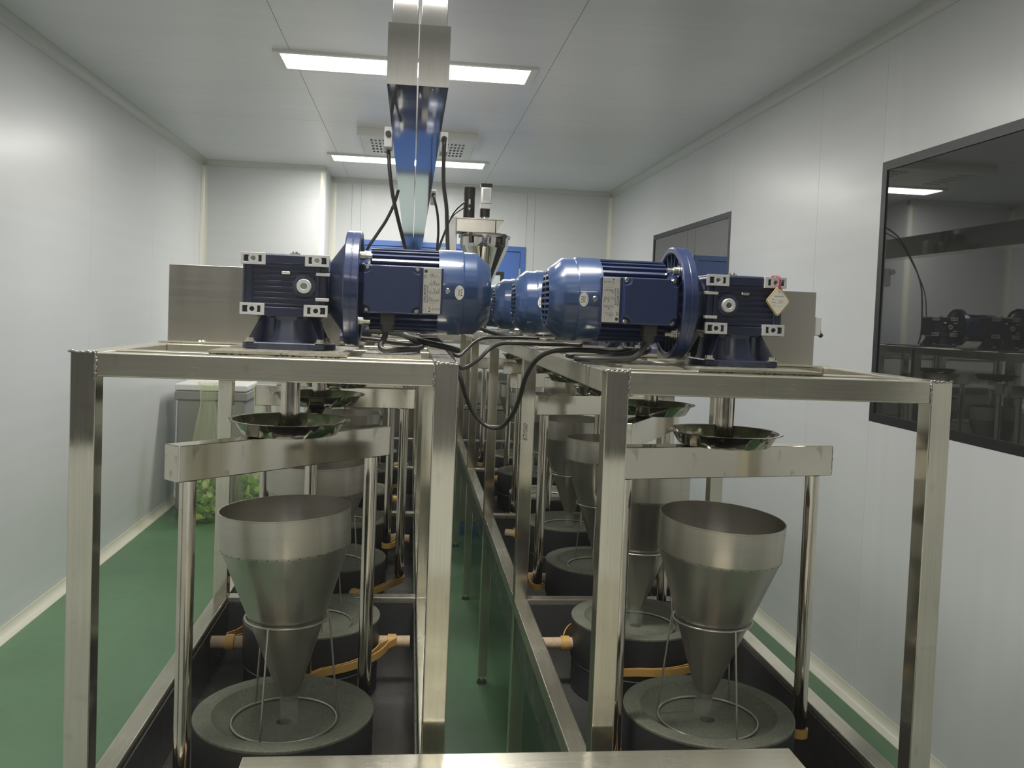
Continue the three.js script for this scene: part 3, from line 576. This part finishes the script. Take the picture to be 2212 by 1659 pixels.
function makeStrap(cx, cz, columnDeg, dowelDeg, dx, label) {
  const o = thing('drive_strap', label, 'strap', [cx, DOWEL_Y, cz], 'yellow drive straps');
  const ca = R(columnDeg), da = R(dowelDeg), col = [0.205 * Math.cos(ca), 0.205 * Math.sin(ca)], dr = 0.201;
  let diff = da - ca; while (diff > Math.PI) diff -= 2 * Math.PI; while (diff < -Math.PI) diff += 2 * Math.PI;
  const sgn = Math.sign(diff) || 1, pts = [], rc = 0.0162, N = 10;
  const run = (off, y, from, to) => { for (let i = 0; i <= N; i++) { const t = from + (to - from) * i / N, a = ca + diff * t, m = Math.cos(diff / 2), r0 = 0.2 * m / Math.max(0.2, Math.cos(diff * (t - 0.5))); const r = Math.max(r0, 0.1705) + off; pts.push([r * Math.cos(a) + (i === 0 && from === 1 ? 0 : 0), y + (t - 0.5) * 0.012, r * Math.sin(a)]); } };
  const edge = 0.0175 / 0.2 / Math.abs(diff), inset = Math.min(0.3, edge);
  run(0.022, 0.003, 1 - inset, inset * 0.6);
  for (let i = 0; i <= 8; i++) { const b = ca + sgn * (-Math.PI / 2 * 0 + 0) + (sgn > 0 ? -1 : 1) * (i / 8 * Math.PI) ; pts.push([col[0] + rc * Math.cos(b), 0, col[1] + rc * Math.sin(b)]); }
  run(0.0, -0.003, inset * 0.6, 1 - inset);
  const band = ribbon(pts, 0.017, 0.003);
  const cuffShape = new THREE.Shape(); cuffShape.absarc(0, 0, 0.0182, 0, Math.PI * 2); const ch = new THREE.Path(); ch.absarc(0, 0, 0.0155, 0, Math.PI * 2, true); cuffShape.holes.push(ch);
  const cuff = extrude(cuffShape, 0.02, 0.0004, 16); cuff.rotateY(Math.PI / 2); cuff.translate(dr - 0.016, 0, 0); cuff.rotateY(-da); cuff.translate(dx, 0, 0);
  mesh(o, 'band', band, M.strap); mesh(o, 'cuff', cuff, M.strap);
  return o;
}
let yoke0, pan0, funnel0, stand0, drum0;
const TILT = { L: [[-0.004, 0.045]], R: [[0.05, -0.038]] };   // the two front funnels lean in their rings
for (const key of ['L', 'R']) {
  const row = ROWS[key];
  for (let k = 0; k < 7; k++) {
    const x = row.cx, z = stationZ(row, k), w = place(row, k), dx = x + DRUM_DX[key][k];
    const get = (src, make, pos, label, group) => { let o; if (src) o = clone(src, pos, label, group); else { o = make(label); o.position.set(...pos); o.userData.group = group; } return o; };
    const y = get(yoke0, makeYoke, [x, 0, z], `stainless crossbar yoke with two round columns, ${w}`, 'mixing yokes'); yoke0 ||= y; y.rotation.set(0, -R(YOKE[key][k]), 0);
    const p = get(pan0, makePan, [x, 1.2462, z], `round polished steel drip pan on the shaft, ${w}`, 'drip pans'); pan0 ||= p;
    const d = get(drum0, makeDrum, [dx, 0.5472, z], `black round mill drum with grey dished cover, ${w}`, 'mill drums'); drum0 ||= d; d.rotation.set(0, -R(DOWEL[key][k]), 0);
    const s = get(stand0, makeStand, [dx, 0.7066, z], `thin wire ring stand on the mill cover, ${w}`, 'wire stands'); stand0 ||= s; s.rotation.set(0, key === 'L' ? R(12 + k * 37) : R(-75 + k * 41) , 0);
    const f = get(funnel0, makeFunnel, [dx, 0.757, z], `stainless cone funnel with clear outlet tube, ${w}`, 'feed funnels'); funnel0 ||= f;
    const t = TILT[key][k] || [0.02 * Math.sin(k * 2.1 + (key === 'L' ? 0 : 1)), 0, 0.02 * Math.cos(k * 1.7)]; const lean = t.length > 2 ? t[2] : t[1]; f.rotation.set(t[0], 0, lean); f.position.x += 0.149 * Math.sin(lean); f.position.z -= 0.149 * Math.sin(t[0]);   // they pivot in the upper ring
    // straps from the yoke columns to the dowels
    const cols = [YOKE[key][k], YOKE[key][k] + 180], dw = [DOWEL[key][k], DOWEL[key][k] + 180];
    const norm = (a) => ((a % 360) + 360) % 360;
    const gap = (a, b) => { const g = norm(b - a); return g > 180 ? g - 360 : g; };
    let pair = [0, 1]; if (Math.abs(gap(cols[0], dw[0])) > Math.abs(gap(cols[0], dw[1]))) pair = [1, 0];
    if (key === 'L' && k === 1) pair = [0, 1];
    if (key === 'R' && k === 1) pair = [1, 0];
    for (const i of [0, 1]) if (Math.abs(gap(cols[i], dw[pair[i]])) > 14) makeStrap(x, z, cols[i], dw[pair[i]], 0, `yellow strap on ${i ? 'the far' : 'the near'} yoke column, ${w}`);
  }
}

// ------------------------------------------------------------------ boxes behind the first motors
{
  const mk = (x0, x1, y0, y1, z0, z1, label) => {
    const o = thing('control_box', label, 'control box', [(x0 + x1) / 2, y0, (z0 + z1) / 2]), w = (x1 - x0) / 2, h = y1 - y0, d = (z1 - z0) / 2;
    mesh(o, 'enclosure', box2(-w, w, 0, h, -d, d, 0.0015), M.sheetDull);
    mesh(o, 'foot_flange', box2(-w - 0.012, w + 0.012, 0, 0.0025, d, d + 0.022), M.steelSatin);
    mesh(o, 'foot_screw', at(lathe([[0, 0.004], [0.004, 0.003], [0.006, 0]], 16), -w + 0.065, 0.0025, d + 0.012), M.chrome);
    return o;
  };
  mk(-0.485, -0.155, 1.4000, 1.5565, -2.02, -1.876, 'square stainless control box behind the front left motor');
  const b = mk(0.545, 0.8405, 1.3970, 1.5525, -1.95, -1.806, 'stainless control box behind the front right motor');
  mesh(b, 'side_switch', [box(0.014, 0.038, 0.03, 0.1555, 0.085, 0.055, 0.002), at(cyl(0.008, 0.008, 0.014, 16).rotateX(Math.PI / 2), 0.159, 0.073, 0.056)], M.alu);
  mesh(b, 'switch_knob', at(flat(new THREE.SphereGeometry(0.005, 12, 8)), 0.165, 0.066, 0.064), M.rubber);
}

// diamond tag on the front right motor
{
  const o = thing('status_tag', 'white diamond tag with red stamp hanging on front right motor', 'tag', [0.6705, 1.5245, ROWS.R.z - STEP / 2 + 0.0735]);
  const sh = new THREE.Shape(), hw = 0.0235, hh = 0.0285, q = 0.0038;
  sh.moveTo(-q, hh - q * 1.1); sh.quadraticCurveTo(0, hh, q, hh - q * 1.1); sh.lineTo(hw - q, q * 1.1); sh.quadraticCurveTo(hw, 0, hw - q, -q * 1.1); sh.lineTo(q, -hh + q * 1.1); sh.quadraticCurveTo(0, -hh, -q, -hh + q * 1.1); sh.lineTo(-hw + q, -q * 1.1); sh.quadraticCurveTo(-hw, 0, -hw + q, q * 1.1); sh.closePath();
  const g = extrude(sh, 0.003, 0.0006, 6); mesh(o, 'brass_edge', g, M.brass);
  const tex = canvasTexture(384, 470, (c, w, h) => {
    c.fillStyle = '#cfccc0'; c.fillRect(0, 0, w, h); c.fillStyle = '#5b5d60'; c.strokeStyle = '#77797a'; c.lineWidth = 3; c.font = 'bold 25px sans-serif'; c.textAlign = 'center';
    const rand = rng(12), mark = (x, y, z) => { c.lineWidth = z * 0.13; for (let k = 0; k < 3; k++) { const yy = y - z + (k + 0.5) * z / 3 + rand() * 2; c.beginPath(); c.moveTo(x + rand() * z * 0.2, yy); c.lineTo(x + z * (0.75 + rand() * 0.2), yy); c.stroke(); } for (let k = 0; k < 2; k++) { const xx = x + z * (0.2 + 0.5 * k + rand() * 0.15); c.beginPath(); c.moveTo(xx, y - z); c.lineTo(xx + (rand() - 0.5) * z * 0.3, y); c.stroke(); } };
    const row = (x, y, z, n) => { for (let k = 0; k < n; k++) mark(x + k * z * 1.08, y, z); };
    c.strokeStyle = '#4d5054'; row(106, 160, 24, 7); row(66, 216, 21, 2); row(56, 270, 21, 4); row(96, 324, 21, 2); c.strokeStyle = '#77797a'; c.lineWidth = 3;
    for (const [a, b, y] of [[110, 330, 222], [150, 325, 276], [130, 270, 330]]) { c.beginPath(); c.moveTo(a, y); c.lineTo(b, y); c.stroke(); }
    c.strokeStyle = '#bf6f78'; row(196, 266, 40, 2);
    c.fillStyle = '#111'; c.beginPath(); c.arc(w / 2 + 4, 62, 9, 0, 7); c.fill();
  });
  const s2 = new THREE.Shape(), k = 0.91; sh.getPoints(6).forEach((p, i) => i ? s2.lineTo(p.x * k, p.y * k) : s2.moveTo(p.x * k, p.y * k));
  const g2 = extrude(s2, 0.0008, 0); g2.translate(0, 0, 0.0032); mesh(o, 'card', fullUV(g2), std({ map: tex, roughness: 0.5 }));
  mesh(o, 'string', tube([[0.0005, 0.022, 0.005], [-0.001, 0.030, 0.005], [0.000, 0.040, 0.002], [-0.0045, 0.0465, -0.004], [-0.010, 0.0455, -0.010], [0.002, 0.047, -0.008], [0.0045, 0.042, 0.001], [0.003, 0.030, 0.0045], [0.0015, 0.022, 0.005]], 0.0009, 60, 6), M.red);
}

// ------------------------------------------------------------------ cables
{
  const cable = (label, pts, r, m = M.cable) => tag(mesh(scene, 'power_cable', capped(pts, r, Math.max(24, pts.length * 10), 10), m), label, 'cable', 'motor and power cables');
  cable('black cable dropping from front left motor and bending along the frame', [[-0.044, 1.446, -1.624], [-0.046, 1.430, -1.612], [-0.052, 1.418, -1.600], [-0.046, 1.4105, -1.590], [-0.028, 1.4105, -1.600], [-0.002, 1.4105, -1.650], [0.018, 1.4105, -1.720], [0.022, 1.412, -1.760], [0.012, 1.414, -1.785], [-0.02, 1.416, -1.80], [-0.063, 1.420, -1.81], [-0.10, 1.423, -1.80]], 0.0052);
  cable('thick black cable end lying beyond the front left motor', [[-0.090, 1.437, -1.90], [-0.023, 1.434, -1.850], [0.000, 1.427, -1.800], [0.030, 1.420, -1.770], [0.066, 1.413, -1.770], [0.094, 1.406, -1.790]], 0.0062);
  cable('black cable coiled under the front right motor', [[0.4315, 1.446, -1.612], [0.422, 1.430, -1.600], [0.402, 1.413, -1.585], [0.370, 1.4085, -1.562], [0.335, 1.4085, -1.550], [0.300, 1.4085, -1.553], [0.292, 1.4085, -1.565], [0.305, 1.4085, -1.580], [0.354, 1.4105, -1.600], [0.410, 1.415, -1.640], [0.455, 1.420, -1.70], [0.48, 1.424, -1.78]], 0.0055);
  cable('upper coil of black cable on the right frame top', [[0.300, 1.4075, -1.70], [0.304, 1.4075, -1.660], [0.335, 1.4085, -1.640], [0.395, 1.413, -1.665], [0.440, 1.421, -1.70], [0.475, 1.428, -1.77]], 0.0048);
  cable('black cable sagging in a deep loop between the two rows', [[0.420, 1.420, -1.70], [0.389, 1.416, -1.685], [0.348, 1.418, -1.700], [0.306, 1.4175, -1.720], [0.275, 1.412, -1.750], [0.253, 1.391, -1.800], [0.240, 1.353, -1.850], [0.235, 1.304, -1.900], [0.225, 1.261, -1.950], [0.204, 1.228, -2.000], [0.176, 1.230, -2.020], [0.146, 1.259, -2.020], [0.125, 1.302, -2.000], [0.113, 1.336, -1.980], [0.098, 1.37, -1.980], [0.075, 1.406, -1.99], [0.04, 1.411, -2.0]], 0.0052);
  cable('black cable crossing the aisle from the second right motor', [[0.42, 1.412, -2.20], [0.390, 1.411, -2.26], [0.336, 1.4085, -2.300], [0.285, 1.408, -2.340], [0.240, 1.404, -2.390], [0.212, 1.389, -2.400], [0.183, 1.362, -2.380], [0.151, 1.342, -2.350], [0.122, 1.345, -2.300], [0.09, 1.385, -2.30], [0.07, 1.409, -2.30], [0.03, 1.411, -2.30]], 0.0052);
  cable('black cable crossing the aisle from the third right motor', [[0.40, 1.411, -2.82], [0.340, 1.409, -2.880], [0.290, 1.408, -2.900], [0.240, 1.405, -2.900], [0.205, 1.392, -2.860], [0.172, 1.366, -2.800], [0.140, 1.352, -2.720], [0.1, 1.38, -2.70], [0.07, 1.410, -2.70], [0.03, 1.411, -2.70]], 0.005);
  cable('black cable hanging from the left junction box', [[-0.0905, 1.998, -2.93], [-0.083, 1.921, -2.92], [-0.072, 1.852, -2.930], [-0.056, 1.789, -2.950], [-0.036, 1.720, -3.000], [-0.019, 1.66, -3.02], [0.0, 1.56, -3.06], [0.03, 1.44, -3.10], [0.05, 1.408, -3.14], [0.04, 1.406, -3.22]], 0.0062);
  cable('black cable hanging from the right junction box', [[0.085, 2.028, -2.876], [0.0852, 2.015, -2.862], [0.085, 1.974, -2.868], [0.088, 1.887, -2.880], [0.100, 1.814, -2.890], [0.105, 1.741, -2.900], [0.112, 1.66, -2.900], [0.14, 1.53, -2.95], [0.22, 1.44, -3.02], [0.32, 1.408, -3.05]], 0.0062);
  cable('black cable hanging from the farther junction box', [[0.0845, 2.034, -4.276], [0.090, 2.01, -4.265], [0.106, 1.950, -4.28], [0.114, 1.866, -4.300], [0.111, 1.767, -4.300], [0.115, 1.62, -4.30], [0.2, 1.46, -4.30], [0.33, 1.41, -4.30]], 0.006);
  cable('black cable slanting from the trunking to the left row', [[-0.06, 1.90, -3.2], [-0.072, 1.856, -3.200], [-0.097, 1.798, -3.200], [-0.127, 1.748, -3.200], [-0.155, 1.701, -3.190], [-0.178, 1.63, -3.12], [-0.20, 1.52, -3.06], [-0.215, 1.44, -3.03], [-0.215, 1.407, -3.02]], 0.0055);
  cable('thin black cable draped from the dosing machine motors', [[0.335, 2.238, -6.13], [0.320, 2.222, -6.10], [0.268, 2.165, -6.03], [0.236, 2.105, -5.98], [0.205, 2.02, -5.94], [0.172, 1.92, -5.90], [0.142, 1.80, -5.87], [0.13, 1.65, -5.86], [0.13, 1.45, -5.86], [0.135, 1.352, -5.90]], 0.0055);
  cable('second thin cable draped from the dosing machine motors', [[0.335, 2.200, -6.13], [0.300, 2.175, -6.10], [0.255, 2.130, -6.03], [0.216, 2.06, -5.98], [0.182, 1.97, -5.94], [0.148, 1.87, -5.90], [0.112, 1.75, -5.87], [0.096, 1.60, -5.86], [0.094, 1.43, -5.86], [0.095, 1.352, -5.90]], 0.004);
}

// ------------------------------------------------------------------ dosing machine behind the right row
{
  const o = thing('dosing_machine', 'stainless dosing machine with cone hopper before the blue door', 'dosing machine', [0.40, 0, -6.2]);
  mesh(o, 'base_cabinet', box2(-0.95, 0.42, 0.10, 0.86, -0.35, 0.30, 0.01), M.sheetDull);
  for (const x of [-0.90, -0.42, -0.02, 0.38]) mesh(o, 'guard_post', box2(x - 0.018, x + 0.018, 0.885, 1.345, 0.27, 0.306, 0.003), M.steel);
  mesh(o, 'guard_rail', box2(-0.94, 0.42, 1.305, 1.345, 0.268, 0.308, 0.003), M.steelSatin);
  mesh(o, 'guard_panel', box2(-0.88, 0.36, 1.13, 1.30, 0.276, 0.284), M.white);
  mesh(o, 'conveyor_housing', box2(-0.90, 0.36, 0.885, 1.10, -0.30, 0.20, 0.01), M.greyPlastic);
  for (const [x, z] of [[-0.90, 0.26], [0.38, 0.26], [-0.90, -0.31], [0.38, -0.31]]) mesh(o, 'foot', at(cyl(0.025, 0.02, 0.10, 12), x, 0.05, z), M.black);
  mesh(o, 'worktop', box2(-0.97, 0.44, 0.86, 0.885, -0.37, 0.32, 0.004), M.steelSatin);
  mesh(o, 'column', [box2(-0.172, -0.108, 0.885, 2.145, -0.06, 0.0, 0.004)], M.alu);
  mesh(o, 'column_bracket', [box2(-0.215, -0.165, 1.80, 1.93, -0.03, 0.01, 0.006), at(cyl(0.02, 0.02, 0.05, 20).rotateX(Math.PI / 2), -0.22, 1.905, 0.0)], M.white);
  mesh(o, 'arm', box2(-0.118, 0.155, 2.035, 2.125, -0.09, 0.09, 0.004), M.steelDull);
  const lip = new THREE.Shape(); lip.moveTo(0, 0); lip.lineTo(0.03, 0.06); lip.lineTo(0.05, 0.082); lip.lineTo(0.05, 0.088); lip.lineTo(-0.01, 0.088); lip.lineTo(-0.01, 0); lip.closePath();
  const lg = extrude(lip, 0.18, 0); lg.translate(0.155, 2.038, -0.09); mesh(o, 'arm_lip', lg, M.steelDull);
  mesh(o, 'arm_top_plate', box2(-0.118, 0.20, 2.124, 2.131, -0.10, 0.10), M.steelDull);
  const m1 = mesh(o, 'stirrer_motor', [at(cyl(0.039, 0.039, 0.215, 28), -0.032, 2.239, 0), at(cyl(0.041, 0.041, 0.05, 28), -0.032, 2.320, 0)], M.rubber);
  mesh(m1, 'motor_label', box(0.012, 0.034, 0.002, -0.032, 2.245, 0.0395), M.white);
  const arrow = new THREE.Shape(); arrow.moveTo(-0.009, 0.009); arrow.lineTo(0.009, 0.009); arrow.lineTo(0, -0.009); arrow.closePath(); const ag = extrude(arrow, 0.0015, 0); ag.translate(-0.032, 2.195, 0.0385); mesh(m1, 'arrow_mark', ag, M.white);
  const m2 = mesh(o, 'servo_motor', box(0.072, 0.112, 0.072, 0.081, 2.296, 0, 0.003), M.chrome);
  mesh(m2, 'motor_cap', box(0.078, 0.026, 0.078, 0.081, 2.362, 0, 0.003), M.rubber);
  mesh(m2, 'data_plate', box(0.044, 0.078, 0.0015, 0.081, 2.300, 0.0365), M.white);
  mesh(m2, 'gear_stage', box(0.070, 0.036, 0.070, 0.079, 2.222, 0, 0.003), M.alu);
  mesh(m2, 'coupling', [at(cyl(0.034, 0.034, 0.055, 24), 0.077, 2.178, 0)], M.rubber);
  mesh(m2, 'collar', at(cyl(0.027, 0.027, 0.022, 24), 0.077, 2.141, 0), M.chrome);
  const hp = mesh(o, 'hopper', at(lathe([[0.168, 2.016], [0.178, 2.016], [0.178, 2.006], [0.166, 2.004], [0.165, 1.948], [0.160, 1.935], [0.043, 1.66], [0.043, 1.25], [0.040, 1.25], [0.040, 1.66], [0.155, 1.935], [0.16, 1.95], [0.162, 2.004]], 56), 0.081, 0, 0), M.mirror);
  mesh(o, 'hopper_lid', at(lathe([[0.0, 2.035], [0.15, 2.035], [0.176, 2.022], [0.178, 2.016], [0.0, 2.016]], 56), 0.081, 0, 0), M.steelDull);
  for (const a of [2.2, 0.8]) mesh(hp, 'clamp', [box(0.022, 0.07, 0.02, 0.081 + 0.176 * Math.cos(a), 1.995, 0.176 * Math.sin(a), 0.004)], M.black);
}

// ------------------------------------------------------------------ grey bin and bags in the far left corner
{
  const o = thing('storage_bin', 'tall grey plastic bin standing by the left wall', 'bin', [-1.385, 0, -6.75]);
  mesh(o, 'tub', [box2(-0.235, 0.235, 0.01, 0.84, -0.2, 0.2, 0.02)], M.greyPlastic);
  mesh(o, 'rim', box2(-0.25, 0.25, 0.80, 0.865, -0.215, 0.215, 0.012), M.greyPlastic);
  mesh(o, 'lid', [box2(-0.25, 0.25, 0.868, 0.915, -0.215, 0.215, 0.012)], M.white);
  const bag = (name, x, z, w, h, seed, label) => {
    const t = thing('clear_bag', label, 'bag', [x, 0, z], 'clear plastic bags of greens'), rand = rng(seed);
    const prof = [[0.001, 0.006], [0.75, 0.01], [0.98, 0.10], [1.0, 0.22], [0.86, 0.36], [0.66, 0.52], [0.45, 0.70], [0.30, 0.86], [0.36, 0.97], [0.42, 1.0]];
    const g = lathe(prof.map(([a, b]) => [a * w, b * h]), 40), p = g.attributes.position;
    for (let i = 0; i < p.count; i++) { const a = Math.atan2(p.getZ(i), p.getX(i)), yy = p.getY(i) / h, k = 1 + 0.10 * Math.sin(a * 5 + yy * 7 + seed) * (0.3 + yy) + 0.07 * Math.sin(a * 11 - yy * 13 + seed * 2) * (0.4 + yy); p.setX(i, p.getX(i) * k); p.setZ(i, p.getZ(i) * k); }
    g.computeVertexNormals(); mesh(t, 'film', g, M.bag);
    const leafG = new THREE.SphereGeometry(1, 6, 4), mk = (n, m, nm) => { const im = new THREE.InstancedMesh(leafG, m, n), q = new THREE.Object3D(); for (let i = 0; i < n; i++) { const a = rand() * 6.283, rr = Math.sqrt(rand()) * w * 0.74; q.position.set(rr * Math.cos(a), 0.03 + rand() * h * 0.27, rr * Math.sin(a)); q.rotation.set(rand() * 6, rand() * 6, rand() * 6); const s = 0.016 + rand() * 0.014; q.scale.set(s * 1.5, s * 0.25, s); q.updateMatrix(); im.setMatrixAt(i, q.matrix); } im.name = nm; im.userData.kind = 'stuff'; im.castShadow = im.receiveShadow = true; t.add(im); };
    mk(170, M.leaf, 'green_leaves'); mk(80, M.leafPale, 'pale_leaves'); mk(16, M.petal, 'petals');
  };
  bag('a', -1.36, -6.32, 0.15, 0.95, 3, 'left clear plastic bag of green leaves before the grey bin');
  bag('b', -1.00, -6.36, 0.17, 0.93, 8, 'right clear plastic bag of green leaves beside the grey bin');
}

// ------------------------------------------------------------------ steel table under the viewing window
{
  const o = thing('steel_table', 'flat stainless table top at the bottom edge of the view', 'table', [0.2, 0, -0.965]);
  mesh(o, 'table_top', box2(-0.43, 0.4295, 0.785, 0.80, -0.40, 0.405, 0.0025), M.steelSatin);
  mesh(o, 'apron', [box2(-0.41, 0.41, 0.735, 0.785, -0.38, -0.365), box2(-0.41, 0.41, 0.735, 0.785, 0.37, 0.385)], M.steel);
  for (const [x, z] of [[-0.39, -0.36], [0.39, -0.36], [-0.39, 0.36], [0.39, 0.36]]) mesh(o, 'leg', box(0.035, 0.785, 0.035, x, 0.3925, z, 0.002), M.steel);
}

scene.traverse((o) => { if (o.isMesh) { o.castShadow = true; o.receiveShadow = true; } });
renderer.render(scene, camera);
